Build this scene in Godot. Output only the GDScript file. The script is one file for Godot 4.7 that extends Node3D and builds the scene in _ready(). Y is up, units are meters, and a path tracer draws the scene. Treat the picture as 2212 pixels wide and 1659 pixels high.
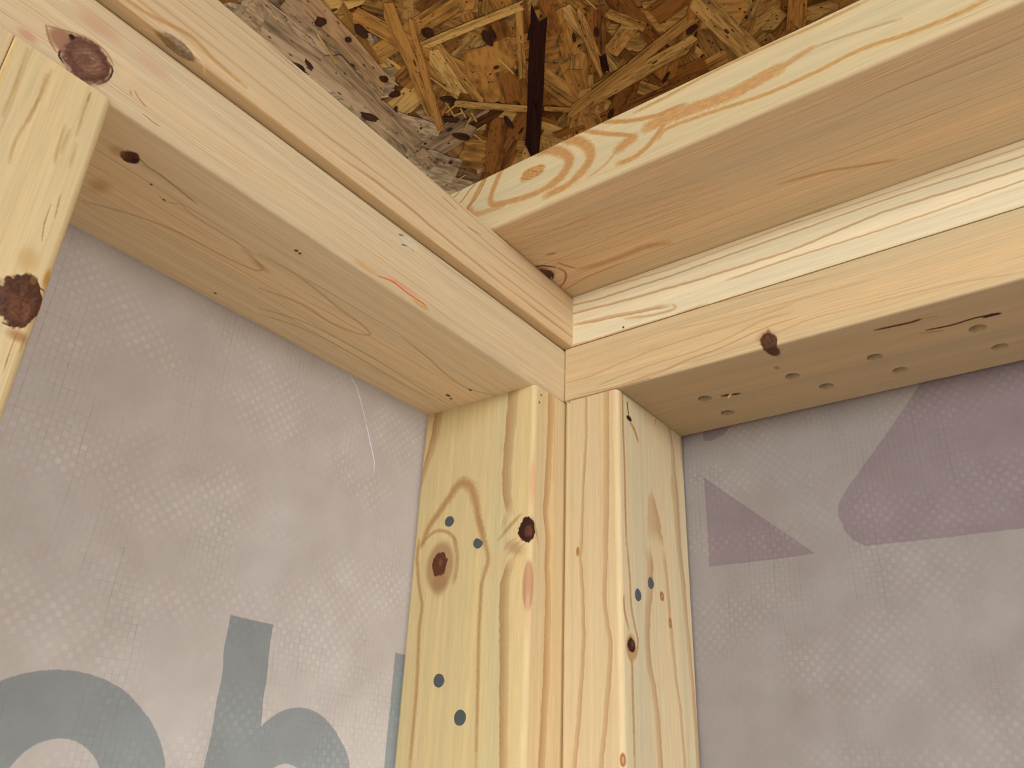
extends Node3D
# A timber-framed corner seen from below: double top plates, studs, house wrap and roof sheathing.
# Lengths inside the builders are millimetres from the inner corner at the underside of the plates.

const GROUND_TO_PLATE := 2.368
const RISE := 0.33
const EAVE := 165.0
# openings in the two walls behind the camera
const BACK_FROM := 2350.0
const BACK_TO := 3100.0
const BACK_SILL := -900.0
const OPEN_TOP := 60.0
const SIDE_SILL := -900.0
const SIDE_TOP := 500.0
const SIDE_FROM := 150.0
const SIDE_TO := 1800.0

var steel: StandardMaterial3D
var boards := {}

func P(x: float, y: float, z: float) -> Vector3:
	return Vector3(x * 0.001, y * 0.001 + GROUND_TO_PLATE, z * 0.001)

func tag(o: Node, label: String, category: String, group := "", kind := "") -> Node:
	if label: o.set_meta("label", label)
	if category: o.set_meta("category", category)
	if group: o.set_meta("group", group)
	if kind: o.set_meta("kind", kind)
	return o

func piece(called: String, mesh: Mesh, material: Material, parent: Node = self) -> MeshInstance3D:
	var o := MeshInstance3D.new()
	o.name = called
	o.mesh = mesh
	if material: o.material_override = material
	parent.add_child(o, true)
	return o

func matte(c: Color, rough := 0.8, spec := 0.3) -> StandardMaterial3D:
	var m := StandardMaterial3D.new()
	m.albedo_color = c
	m.roughness = rough
	m.metallic_specular = spec
	return m

func _ready() -> void:
	# ---------------------------------------------------------------- camera, sky, exposure
	var cam := Camera3D.new()
	cam.name = "camera"
	cam.fov = 49.6115
	cam.near = 0.02
	cam.far = 100.0
	cam.transform = Transform3D(Basis(Vector3(0.803635, 0.039731, -0.593795), Vector3(0.238878, 0.892328, 0.383000), Vector3(0.545076, -0.449637, 0.707615)), P(262.05, -226.58, 394.82))
	add_child(cam)
	cam.current = true

	var sky_look := ProceduralSkyMaterial.new()
	sky_look.sky_top_color = Color(0.73, 0.81, 0.93)
	sky_look.sky_horizon_color = Color(0.905, 0.925, 0.935)
	sky_look.ground_horizon_color = Color(0.55, 0.52, 0.47)
	sky_look.ground_bottom_color = Color(0.45, 0.42, 0.37)
	sky_look.sky_energy_multiplier = 2.0
	sky_look.ground_energy_multiplier = 1.0
	sky_look.sun_angle_max = 0.0
	var sky := Sky.new()
	sky.sky_material = sky_look
	var env := Environment.new()
	env.background_mode = Environment.BG_SKY
	env.sky = sky
	env.tonemap_mode = Environment.TONE_MAPPER_LINEAR
	env.tonemap_exposure = 3.35
	env.sdfgi_enabled = true
	env.ssao_enabled = true
	env.ssil_enabled = true
	var we := WorldEnvironment.new()
	we.name = "environment"
	we.environment = env
	add_child(we)

	# ---------------------------------------------------------------- structure, then things
	steel = matte(Color(0.34, 0.355, 0.345), 0.65, 0.25)
	steel.metallic = 0.0
	build_shell()
	paint_boards()
	build_frame()
	build_wrap()
	build_roof()

# ==================================================================== textures of the boards

const BOARDS := ["A", "B", "LL", "UL", "LR", "UR", "N", "F"]
# size of the painted strip in mm (across both visible faces, along), pixels, edge between the faces,
# base colours of the two faces, latewood colour, automatic rings [s0, s1, gap0, gap1, width, strength]
const WOOD := {
	"A": {"mm": [127, 240], "px": [640, 960], "edge": 38, "b1": [0.86, 0.75, 0.56], "b2": [0.87, 0.77, 0.55], "late": [0.720, 0.545, 0.350], "rings": [], "streak": 0.035},
	"B": {"mm": [127, 240], "px": [640, 960], "edge": 38, "b1": [0.87, 0.76, 0.57], "b2": [0.86, 0.77, 0.60], "late": [0.730, 0.555, 0.370], "rings": [], "streak": 0.035},
	"LL": {"mm": [127, 450], "px": [640, 1400], "edge": 38, "b1": [0.86, 0.765, 0.605], "b2": [0.935, 0.83, 0.655], "late": [0.740, 0.575, 0.400], "rings": [[0, 38, 1.25, 1.5, 0.6, 0.8], [39, 127, 2.6, 3.2, 0.9, 0.45]], "streak": 0.035},
	"UL": {"mm": [127, 450], "px": [512, 1200], "edge": 38, "b1": [0.86, 0.75, 0.58], "b2": [0.84, 0.725, 0.55], "late": [0.740, 0.555, 0.370], "rings": [[1, 38, 4.2, 5.0, 1.6, 0.85], [2, 38, 2.0, 2.6, 0.6, 0.45], [39, 127, 3.2, 3.6, 0.8, 0.35]], "streak": 0.035},
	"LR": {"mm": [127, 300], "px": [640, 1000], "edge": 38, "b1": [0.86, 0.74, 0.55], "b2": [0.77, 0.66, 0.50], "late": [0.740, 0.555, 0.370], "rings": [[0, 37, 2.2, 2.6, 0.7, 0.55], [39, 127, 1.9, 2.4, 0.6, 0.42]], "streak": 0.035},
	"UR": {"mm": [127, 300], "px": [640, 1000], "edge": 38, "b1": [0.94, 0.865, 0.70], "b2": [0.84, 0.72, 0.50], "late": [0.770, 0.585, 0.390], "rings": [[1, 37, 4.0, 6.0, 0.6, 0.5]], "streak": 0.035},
	"N": {"mm": [223, 390], "px": [1000, 1200], "edge": 43, "b1": [0.885, 0.80, 0.61], "b2": [0.86, 0.745, 0.58], "late": [0.720, 0.545, 0.370], "rings": [[38, 45, 1.6, 1.4, 0.5, 0.7], [46, 223, 1.5, 5.0, 0.9, 0.75]], "streak": 0.035},
	"F": {"mm": [127, 240], "px": [512, 800], "edge": 38, "b1": [0.87, 0.775, 0.58], "b2": [0.84, 0.735, 0.55], "late": [0.720, 0.555, 0.350], "rings": [[1, 127, 4.0, 4.5, 0.9, 0.3]], "streak": 0.035},
}

var painted := []

func paint_boards() -> void:
	painted.resize(BOARDS.size())
	var job := WorkerThreadPool.add_group_task(paint_board, BOARDS.size())
	WorkerThreadPool.wait_for_group_task_completion(job)
	for i in BOARDS.size():
		var m := StandardMaterial3D.new()
		m.albedo_texture = ImageTexture.create_from_image(painted[i])
		m.roughness = 0.62
		m.metallic_specular = 0.32
		boards[BOARDS[i]] = m

func stretched(seed_no: int, freq: float, w: int, h: int, squeeze: int) -> PackedByteArray:
	var n := FastNoiseLite.new()
	n.seed = seed_no
	n.noise_type = FastNoiseLite.TYPE_PERLIN
	n.frequency = freq
	n.fractal_octaves = 3
	var im := n.get_image(w, maxi(4, h / squeeze))
	im.resize(w, h, Image.INTERPOLATE_CUBIC)
	im.convert(Image.FORMAT_L8)
	return im.get_data()

func paint_board(which: int) -> void:
	var spec: Dictionary = WOOD[BOARDS[which]]
	var traced: Dictionary = TRACED.get(BOARDS[which], {})
	var rng := RandomNumberGenerator.new()
	rng.seed = 900 + which
	var w: int = spec.px[0]
	var h: int = spec.px[1]
	var sx: float = w / float(spec.mm[0])
	var sy: float = h / float(spec.mm[1])
	var noise := FastNoiseLite.new()
	noise.seed = 40 + which
	noise.frequency = 1.0
	noise.fractal_octaves = 2
	var bands := []
	for b in traced.get("bands", []):
		bands.append({"p": b[0], "k": b[1], "i": 0, "side": 1.0, "wob": 0.25})
	for r in spec.rings:
		var s: float = r[0]
		while s < r[1]:
			var t: float = (s - r[0]) / (r[1] - r[0])
			var gap: float = lerpf(r[2], r[3], t) * rng.randf_range(0.7, 1.3)
			bands.append({"s": s, "k": r[5] * rng.randf_range(0.4, 1.25), "w": r[4] * rng.randf_range(0.6, 1.6), "tilt": 0.0, "side": 1.0})
			s += gap
	var streak := stretched(70 + which, 0.05, w, h, 60)
	var slow := stretched(170 + which, 0.008, w, h, 24)
	var fine := stretched(270 + which, 0.30, w, h, 22)
	var data := PackedByteArray()
	data.resize(w * h * 3)
	var row := PackedFloat32Array()
	row.resize(w)
	var b1: Array = spec.b1
	var b2: Array = spec.b2
	var late: Array = spec.late
	var edge_px: float = spec.edge * sx
	var amount: float = spec.streak / 128.0
	for j in h:
		var v: float = (j + 0.5) / sy
		row.fill(0.0)
		for b in bands:
			var c := 0.0
			var wd := 0.0
			var k: float = b.k
			if b.has("p"):
				var p: Array = b.p
				if v < p[0][0] or v > p[-1][0]: continue
				var i: int = b.i
				while i < p.size() - 2 and v > p[i + 1][0]: i += 1
				b.i = i
				var t: float = (v - p[i][0]) / maxf(0.01, p[i + 1][0] - p[i][0])
				var tt := t * t * (3.0 - 2.0 * t) * 0.5 + t * 0.5
				c = lerpf(p[i][1], p[i + 1][1], tt) + 0.25 * noise.get_noise_2d(v * 0.12, p[0][1])
				if p[0][0] > 3.0: k *= clampf((v - p[0][0]) / 9.0 + 0.1, 0.0, 1.0)
				if p[-1][0] < spec.mm[1] - 40.0: k *= clampf((p[-1][0] - v) / 9.0 + 0.1, 0.0, 1.0)
				wd = lerpf(p[i][2], p[i + 1][2], t) * (1.0 + 0.12 * noise.get_noise_2d(v * 0.2, p[0][1] + 50.0))
			else:
				c = b.s + 2.6 * noise.get_noise_2d(v * 0.006, b.s * 0.02) + 0.5 * noise.get_noise_2d(v * 0.03, b.s * 0.3)
				var f := 0.62 + 0.9 * noise.get_noise_2d(v * 0.009 + 31.0, b.s * 0.9)
				k *= clampf(f, 0.0, 1.2)
				wd = b.w
			var hw := wd * 0.5 * sx
			var cp := c * sx
			var i0 := maxi(0, int(cp - hw - 1.0))
			var i1 := mini(w - 1, int(cp + hw + 1.0))
			for i in range(i0, i1 + 1):
				var d := (i + 0.5 - cp) / maxf(hw, 0.5)
				var a := clampf((1.0 - absf(d)) * maxf(hw, 0.5) * 0.6, 0.0, 1.0) * (0.66 + 0.34 * d) * k
				if a > row[i]: row[i] = a
		var at := j * w
		for i in w:
			var q := at + i
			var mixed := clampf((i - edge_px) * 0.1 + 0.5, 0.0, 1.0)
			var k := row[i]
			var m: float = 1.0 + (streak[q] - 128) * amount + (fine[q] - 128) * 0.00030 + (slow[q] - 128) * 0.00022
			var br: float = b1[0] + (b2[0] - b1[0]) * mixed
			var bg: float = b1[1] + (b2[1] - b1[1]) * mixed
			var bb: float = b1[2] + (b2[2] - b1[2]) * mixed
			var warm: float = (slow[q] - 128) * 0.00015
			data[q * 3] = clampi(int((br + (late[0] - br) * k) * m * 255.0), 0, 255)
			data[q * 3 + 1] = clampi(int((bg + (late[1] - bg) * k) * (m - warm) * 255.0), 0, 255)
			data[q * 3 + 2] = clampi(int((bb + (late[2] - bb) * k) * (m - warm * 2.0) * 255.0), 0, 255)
	for s in traced.get("strokes", []): lay_stroke(data, w, h, sx, sy, s, noise)
	for b in traced.get("blobs", []): lay_blob(data, w, h, sx, sy, b, noise)
	painted[which] = Image.create_from_data(w, h, false, Image.FORMAT_RGB8, data)

func blend(data: PackedByteArray, q: int, c: Array, a: float, shade: float) -> void:
	for n in 3:
		data[q + n] = clampi(int(data[q + n] * (1.0 - a) + c[n] * 255.0 * shade * a), 0, 255)

func lay_blob(data: PackedByteArray, w: int, h: int, sx: float, sy: float, b: Array, noise: FastNoiseLite) -> void:
	var reach: float = maxf(b[2], b[3]) * 1.3
	var ca := cos(b[4])
	var sa := sin(b[4])
	for j in range(maxi(0, int((b[0] - reach) * sy)), mini(h, int((b[0] + reach) * sy) + 1)):
		for i in range(maxi(0, int((b[1] - reach) * sx)), mini(w, int((b[1] + reach) * sx) + 1)):
			var dv: float = (j + 0.5) / sy - b[0]
			var ds: float = (i + 0.5) / sx - b[1]
			var x: float = (dv * ca + ds * sa) / b[2]
			var y: float = (-dv * sa + ds * ca) / b[3]
			var d := sqrt(x * x + y * y)
			if d > 1.3: continue
			var shade := 1.0
			if b[8] == 1:
				d *= 1.0 + 0.16 * noise.get_noise_2d(x * 1.1 + b[0], y * 1.1 + b[1]) + 0.09 * noise.get_noise_2d(x * 4.0 + b[0], y * 4.0)
				shade = 1.0 + 0.22 * noise.get_noise_2d(d * 3.0 + b[0], 3.0 * (x - y)) + 0.14 * noise.get_noise_2d(i * 0.2, j * 0.2)
			var a: float = clampf((1.0 - d) / b[7], 0.0, 1.0)
			if a <= 0.0: continue
			a = a * a * (3.0 - 2.0 * a) * b[6]
			blend(data, (j * w + i) * 3, b[5], a, shade)

func lay_stroke(data: PackedByteArray, w: int, h: int, sx: float, sy: float, s: Array, noise: FastNoiseLite) -> void:
	var pts: Array = s[0]
	var widths: Array = s[1] if s[1] is Array else [s[1]]
	var hw: float = widths.max() * 0.5
	var lo := Vector2(pts[0][0], pts[0][1])
	var hi := lo
	for p in pts:
		lo = lo.min(Vector2(p[0], p[1]))
		hi = hi.max(Vector2(p[0], p[1]))
	var j0 := maxi(0, int((lo.x - hw) * sy) - 1)
	var j1 := mini(h - 1, int((hi.x + hw) * sy) + 1)
	var i0 := maxi(0, int((lo.y - hw) * sx) - 1)
	var i1 := mini(w - 1, int((hi.y + hw) * sx) + 1)
	if j1 < j0 or i1 < i0: return
	var mw := i1 - i0 + 1
	var mask := PackedFloat32Array()
	mask.resize(mw * (j1 - j0 + 1))
	# the line is rounded by a curve through its points
	var line := PackedVector2Array()
	var thick := PackedFloat32Array()
	for n in pts.size() - 1:
		var a := Vector2(pts[maxi(0, n - 1)][0], pts[maxi(0, n - 1)][1])
		var b := Vector2(pts[n][0], pts[n][1])
		var c := Vector2(pts[n + 1][0], pts[n + 1][1])
		var d := Vector2(pts[mini(pts.size() - 1, n + 2)][0], pts[mini(pts.size() - 1, n + 2)][1])
		for t in 4:
			line.append(b.cubic_interpolate(c, a, d, t / 4.0))
			thick.append(lerpf(widths[mini(n, widths.size() - 1)], widths[mini(n + 1, widths.size() - 1)], t / 4.0) * 0.5)
	line.append(Vector2(pts[-1][0], pts[-1][1]))
	thick.append(widths[-1] * 0.5)
	var count := line.size() - 1
	for n in count:
		var a := line[n]
		var b := line[n + 1]
		var fade := 1.0
		if n == 0 or n == count - 1: fade = 0.55
		elif n == 1 or n == count - 2: fade = 0.85
		for j in range(maxi(j0, int((minf(a.x, b.x) - hw) * sy)), mini(j1, int((maxf(a.x, b.x) + hw) * sy) + 1) + 1):
			for i in range(maxi(i0, int((minf(a.y, b.y) - hw) * sx)), mini(i1, int((maxf(a.y, b.y) + hw) * sx) + 1) + 1):
				var p := Vector2((j + 0.5) / sy, (i + 0.5) / sx)
				var d := p.distance_to(Geometry2D.get_closest_point_to_segment(p, a, b)) / (thick[n] * (1.0 + 0.22 * noise.get_noise_2d(p.x * 0.35, p.y * 0.35) + 0.12 * noise.get_noise_2d(p.x * 1.1, p.y * 1.1)))
				if d >= 1.0: continue
				var k: float = clampf((1.0 - d) / s[4], 0.0, 1.0) * fade
				var q := (j - j0) * mw + i - i0
				if k > mask[q]: mask[q] = k
	for j in range(j0, j1 + 1):
		for i in range(i0, i1 + 1):
			var k := mask[(j - j0) * mw + i - i0]
			if k > 0.0: blend(data, (j * w + i) * 3, s[2], k * s[3], 1.0 + 0.1 * noise.get_noise_2d(i * 0.15, j * 0.05))

# ==================================================================== lumber

# A length of lumber. a runs across the first visible face (0..w1), b from that face inward (0..w2), v along.
# The painted strip covers both visible faces and is mirrored round the back and along the length.
func lumber(w1: float, w2: float, length: float, strip: Array, r: Array, o: Vector3, ea: Vector3, eb: Vector3, ev: Vector3, bow := 0.0) -> ArrayMesh:
	var ring := []   # [a, b, normal a, normal b, s]
	var corners := [[0.0, 0.0, r[0]], [w1, 0.0, r[1]], [w1, w2, r[2]], [0.0, w2, r[3]]]
	var run := [0.0, w1, w1 + w2, 2.0 * w1 + w2]
	for n in 4:
		var c: Array = corners[n]
		var rad: float = c[2]
		var mid := Vector2(c[0] + (rad if c[0] == 0.0 else -rad), c[1] + (rad if c[1] == 0.0 else -rad))
		var from: float = [PI, PI * 1.5, 0.0, PI * 0.5][n]
		for t in 5:
			var ang := from + t * PI / 8.0
			var na := Vector2(cos(ang), sin(ang))
			ring.append([mid.x + na.x * rad, mid.y + na.y * rad, na.x, na.y, run[n] + (t - 2) * rad * 0.5])
	var whole: float = strip[0]
	var tall: float = strip[1]
	var stops := [0.0]
	while stops[-1] < length - 0.01: stops.append(minf(length, stops[-1] + tall))
	var st := SurfaceTool.new()
	st.begin(Mesh.PRIMITIVE_TRIANGLES)
	var flip := ea.cross(eb).dot(ev) < 0.0
	var to := func(a: float, b: float, v: float) -> Vector3: return o + (ea * a + eb * b + ev * v) * 0.001
	var pong := func(x: float, m: float) -> float: return pingpong(x, m) / m
	var n_ring := ring.size()
	for k in stops.size() - 1:
		for n in n_ring:
			var A: Array = ring[n]
			var B: Array = ring[(n + 1) % n_ring]
			var sb: float = B[4] if n < n_ring - 1 else B[4] + 2.0 * (w1 + w2)
			var quad := []
			for c in [[A, A[4], k], [B, sb, k], [B, sb, k + 1], [A, A[4], k + 1]]:
				var u: float = pong.call(absf(c[1]), whole)
				quad.append([to.call(c[0][0], c[0][1], stops[c[2]]), (ea * c[0][2] + eb * c[0][3]).normalized(), Vector2(u, pong.call(stops[c[2]], tall))])
			for t in ([0, 2, 1, 0, 3, 2] if not flip else [0, 1, 2, 0, 2, 3]):
				st.set_normal(quad[t][1])
				st.set_uv(quad[t][2])
				st.add_vertex(quad[t][0])
	for end in 2:
		var v: float = [0.0, length][end]
		var nrm := ev * (-1.0 if end == 0 else 1.0)
		var mid := Vector3(w1 * 0.5, w2 * 0.5, v)
		for n in n_ring:
			var A: Array = ring[n]
			var B: Array = ring[(n + 1) % n_ring]
			var tri := [mid, Vector3(A[0], A[1], v), Vector3(B[0], B[1], v)]
			if (end == 0) == flip: tri = [tri[0], tri[2], tri[1]]
			for p in tri:
				st.set_normal(nrm)
				st.set_uv(Vector2(p.x / whole, p.y / tall * 0.3))
				st.add_vertex(to.call(p.x, p.y, p.z))
	st.index()
	return st.commit()

func nail_mesh() -> ArrayMesh:
	var st := SurfaceTool.new()
	st.begin(Mesh.PRIMITIVE_TRIANGLES)
	st.set_smooth_group(-1)
	var prof := [[0.0, 0.26], [0.9, 0.27], [1.35, 0.34], [2.9, 0.30], [3.55, 0.12], [3.7, -1.5]]
	var sides := 18
	for n in sides:
		var a0 := TAU * n / sides
		var a1 := TAU * (n + 1) / sides
		for k in prof.size() - 1:
			var p: Array = prof[k]
			var q: Array = prof[k + 1]
			var v := [Vector3(p[0] * cos(a0), p[1], p[0] * sin(a0)), Vector3(p[0] * cos(a1), p[1], p[0] * sin(a1)), Vector3(q[0] * cos(a1), q[1], q[0] * sin(a1)), Vector3(q[0] * cos(a0), q[1], q[0] * sin(a0))]
			for t in ([0, 2, 3] if k == 0 else [0, 1, 2, 0, 2, 3]): st.add_vertex(v[t] * 0.001)
	st.generate_normals()
	return st.commit()

func nail(parent: Node3D, at: Vector3, out: Vector3, tilt: float, size := 1.0, mesh: Mesh = null) -> void:
	var o := piece("nail_head", mesh, steel, parent)
	var side := out.cross(Vector3(0.3, 0.5, 0.81)).normalized()
	var y := out.rotated(side, tilt)
	var x := y.cross(side).normalized()
	o.transform = Transform3D(Basis(x, y, x.cross(y)) * size, at)
	o.set_meta("label", "dull grey nail head sunk in the wood")

# One piece of lumber as a thing: its timber and, set into the painted strip, its knots [v, s, half length, half width, relief].
func member(called: String, label: String, category: String, board: String, w1: float, w2: float, length: float, r: Array, o: Vector3, ea: Vector3, eb: Vector3, ev: Vector3, knots: Array, holes := []) -> Node3D:
	var strip: Array = WOOD[board].mm
	var root := Node3D.new()
	root.name = called
	add_child(root, true)
	tag(root, label, category)
	var mesh: Mesh = lumber(w1, w2, length, strip, r, o, ea, eb, ev)
	if holes: mesh = drilled(mesh)
	piece("timber", mesh, boards[board], root)
	for k in knots: piece(k[5] if k.size() > 5 else "knot", knot_mesh(w1, strip, o, ea, eb, ev, k), boards[board], root)
	return root

func knot_mesh(w1: float, strip: Array, o: Vector3, ea: Vector3, eb: Vector3, ev: Vector3, k: Array) -> ArrayMesh:
	var n := FastNoiseLite.new()
	n.seed = int(k[0] * 7.0 + k[1])
	n.frequency = 1.0
	var st := SurfaceTool.new()
	st.begin(Mesh.PRIMITIVE_TRIANGLES)
	st.set_smooth_group(0)
	var sides := 28
	var rings := [0.0, 0.3, 0.55, 0.75, 0.9, 1.0]
	var grid := []
	for q in rings.size():
		for t in sides:
			var ang := TAU * t / sides
			var ragged := 1.0 + 0.10 * n.get_noise_2d(cos(ang) * 1.6, sin(ang) * 1.6)
			var v: float = k[0] + k[2] * rings[q] * ragged * cos(ang)
			var s: float = k[1] + k[3] * rings[q] * ragged * sin(ang)
			var lift: float = -0.3 if q == rings.size() - 1 else 0.12 + k[4] * (0.6 + n.get_noise_2d(v * 0.35, s * 0.35)) * (0.4 if q == rings.size() - 2 else 1.0)
			var p := o + (ea * s + ev * v - eb * lift) * 0.001
			if s > w1: p = o + (ea * (w1 + lift) + eb * (s - w1) + ev * v) * 0.001
			grid.append([p, Vector2(pingpong(s, strip[0]) / strip[0], pingpong(v, strip[1]) / strip[1])])
	var flip := ea.cross(eb).dot(ev) < 0.0
	for q in rings.size() - 1:
		for t in sides:
			var c := [q * sides + t, q * sides + (t + 1) % sides, (q + 1) * sides + (t + 1) % sides, (q + 1) * sides + t]
			for i in ([0, 2, 1, 0, 3, 2] if flip else [0, 1, 2, 0, 2, 3]):
				st.set_uv(grid[c[i]][1])
				st.add_vertex(grid[c[i]][0])
	st.generate_normals()
	return st.commit()

func build_frame() -> void:
	var soft := [3.2, 3.2, 3.2, 3.2]
	var X := Vector3.RIGHT
	var Y := Vector3.UP
	var Z := Vector3.BACK
	var nm := nail_mesh()
	# corner studs
	var a := member("corner_stud", "pine corner stud with two brown knots and four nail heads in its wide face", "stud", "A", 38, 89, 2366, soft, P(-0.3, -0.3, -7), Z, -X, -Y, KNOTS.A)
	for p in [[76.5, 98.9, 0.1, 1.0], [92.9, 75.5, 0.18, 1.0], [167.7, 97.7, 0.1, 1.1], [187.3, 81.0, 0.05, 1.15]]:
		nail(a, P(38 - p[1], -p[0], 31.0), Z, p[2], p[3], nm)
	var b := member("corner_stud", "pine corner stud with one small dark knot and two nail heads close together", "stud", "B", 38, 89, 2366, soft, P(0.3, -0.3, 0), X, -Z, -Y, KNOTS.B)
	for p in [[120.5, 56.6, 0.1, 1.0], [110.5, 72.1, 0.12, 1.0]]:
		nail(b, P(38.3, -p[0], 38 - p[1]), X, p[2], p[3], nm)
	# stud along the wall, and its doubled neighbour
	member("wall_stud", "pine wall stud with a ragged bark knot, under the plate with the large knot", "stud", "F", 36, 89, 2366, [3.2, 0.7, 3.2, 3.2], P(0.3, -0.3, 304.5), Z, -X, -Y, KNOTS.F)
	member("wall_stud", "yellowish pine stud doubled against the stud with the bark knot", "stud", "A", 38, 89, 2366, [0.7, 3.2, 3.2, 3.2], P(0.2, -0.3, 340.6), Z, -X, -Y, [])
	# plates over the wall with the blue-grey lettering
	member("top_plate", "lower top plate with a large brown knot, red crayon streak and pale smudge", "plate", "LL", 38, 89, 3600, [1.5, 3.6, 3.2, 3.2], P(0, 37.6, -89), -Y, -X, Z, KNOTS.LL)
	member("top_plate", "upper top plate overhanging the large-knotted plate, with a bark edge", "plate", "UL", 38, 89, 3600, [1.5, 1.0, 3.2, 3.2], P(6.2, 76.2, -89), -Y, -X, Z, KNOTS.UL)
	# plates over the wall with the mauve print
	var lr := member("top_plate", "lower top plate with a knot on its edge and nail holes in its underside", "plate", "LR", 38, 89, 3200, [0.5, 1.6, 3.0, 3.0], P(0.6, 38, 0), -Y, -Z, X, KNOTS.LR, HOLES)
	for h in HOLES:
		nail(lr, P(h[0] + 1.2, 13.0, h[1] - 1.5), -Y, 0.12, 0.95, nm)
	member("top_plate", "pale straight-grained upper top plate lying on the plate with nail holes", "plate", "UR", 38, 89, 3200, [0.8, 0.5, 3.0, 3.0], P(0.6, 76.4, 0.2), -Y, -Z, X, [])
	# drywall backing laid flat over the corner
	member("backing_board", "flat backing board with oval cathedral grain, overhanging the pale upper plate", "board", "N", 43, 180, 3300, [2.0, 2.6, 3.0, 3.0], P(-89, 119.4, 89), -Y, -Z, X, KNOTS.N)

const KNOTS := {
	"A": [[101.8,103.84,8.01,6.26,0.25], [90.2,40.59,7.43,6.38,0.25]],
	"B": [[148.9,47.96,4.06,4.55,0.25]],
	"F": [[90.9,7.06,9.75,6.61,1.2,"bark_knot"]],
	"LL": [[406.5,28.61,8.75,9.1,0.3], [373.3,60.23,4.13,4.79,0.2]],
	"UL": [[379.4,38.93,7.74,3.44,0.3,"bark_edge"]],
	"LR": [[132.5,39.19,4.01,11.18,0.15]],
	"N": [[92.9,99.3,8.44,7.37,0.2]],
}

const HOLES := [[131.5, -40.1], [143.5, -63.0], [176.8, -41.7], [184.4, -64.5], [228.5, -38.0], [234.4, -64.7], [76.7, -40.9], [79.9, -67.5]]

func drilled(mesh: ArrayMesh) -> Mesh:
	var root := CSGMesh3D.new()
	root.mesh = mesh
	add_child(root)
	for h in HOLES:
		var c := CSGCylinder3D.new()
		c.radius = 0.0042
		c.height = 0.038
		c.sides = 18
		c.smooth_faces = true
		c.operation = CSGShape3D.OPERATION_SUBTRACTION
		c.position = P(h[0], 0, h[1])
		c.rotation = Vector3(0.12, 0, 0.1)
		root.add_child(c)
	root._update_shape()
	var baked := root.bake_static_mesh()
	remove_child(root)
	root.free()
	return baked if baked and baked.get_surface_count() else mesh

# ==================================================================== house wrap

func weave_image(w: int, h: int, per_mm: float, cell: float, base: Color, prints: Array, ink: Color, seed_no: int) -> Image:
	# u runs along the wall, v down from the plate
	var rng := RandomNumberGenerator.new()
	rng.seed = seed_no
	var nu := int(w / per_mm / cell) + 2
	var nv := int(h / per_mm / cell) + 2
	var tone := PackedFloat32Array()
	var seam := PackedFloat32Array()
	tone.resize(nu * nv)
	seam.resize(nu * nv)
	var n := FastNoiseLite.new()
	n.seed = seed_no
	n.frequency = 0.05
	n.fractal_octaves = 2
	for j in nv:
		for i in nu:
			var much := clampf(0.45 + 1.3 * n.get_noise_2d(i * 0.7, j * 1.3), 0.0, 1.0)
			tone[j * nu + i] = (0.055 * much if (i + j) % 2 == 0 else 0.0) * rng.randf_range(0.5, 1.2) + rng.randf_range(-0.006, 0.006)
			var lines := clampf(0.3 + 1.6 * n.get_noise_2d(i * 1.1 + 400.0, j * 0.5), 0.0, 1.0)
			seam[j * nu + i] = 0.09 * lines * rng.randf_range(0.2, 1.0)
	var haze := stretched(seed_no + 5, 0.02, w, h, 1)
	var mask := PackedByteArray()
	mask.resize(w * h)
	for p in prints:
		var poly := PackedVector2Array()
		for q in p.at: poly.append(Vector2(q[0], q[1]) * per_mm)
		var lo := poly[0]
		var hi := poly[0]
		for q in poly:
			lo = lo.min(q)
			hi = hi.max(q)
		for j in range(maxi(0, int(lo.y)), mini(h, int(hi.y) + 1)):
			for i in range(maxi(0, int(lo.x)), mini(w, int(hi.x) + 1)):
				if Geometry2D.is_point_in_polygon(Vector2(i + 0.5, j + 0.5), poly): mask[j * w + i] = p.on
	var data := PackedByteArray()
	data.resize(w * h * 3)
	for j in h:
		var y := j / per_mm / cell
		var cj := int(y)
		var fy := y - cj
		for i in w:
			var x := i / per_mm / cell
			var ci := int(x)
			var fx := x - ci
			var k := 1.0 + (haze[j * w + i] - 128) * 0.0002
			if fx > 0.1 and fx < 0.92 and fy > 0.12 and fy < 0.92: k += tone[cj * nu + ci]
			if fx < 0.11: k -= seam[cj * nu + ci]
			if fy < 0.1: k -= seam[cj * nu + ci] * 0.5
			var q := (j * w + i) * 3
			var c := base
			if mask[j * w + i]: c = ink
			data[q] = clampi(int(c.r * k * 255.0), 0, 255)
			data[q + 1] = clampi(int(c.g * k * 255.0), 0, 255)
			data[q + 2] = clampi(int(c.b * k * 255.0), 0, 255)
	return Image.create_from_data(w, h, false, Image.FORMAT_RGB8, data)

func wrap_material(im: Image) -> StandardMaterial3D:
	var m := StandardMaterial3D.new()
	m.albedo_texture = ImageTexture.create_from_image(im)
	m.roughness = 0.5
	m.metallic_specular = 0.4
	m.backlight_enabled = true
	m.backlight = Color(0.84, 0.835, 0.82)
	return m

func ring_poly(cx: float, cy: float, rx: float, ry: float) -> Array:
	var out := []
	for t in 48: out.append([cx + rx * cos(TAU * t / 48.0), cy + ry * sin(TAU * t / 48.0)])
	return out

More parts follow.
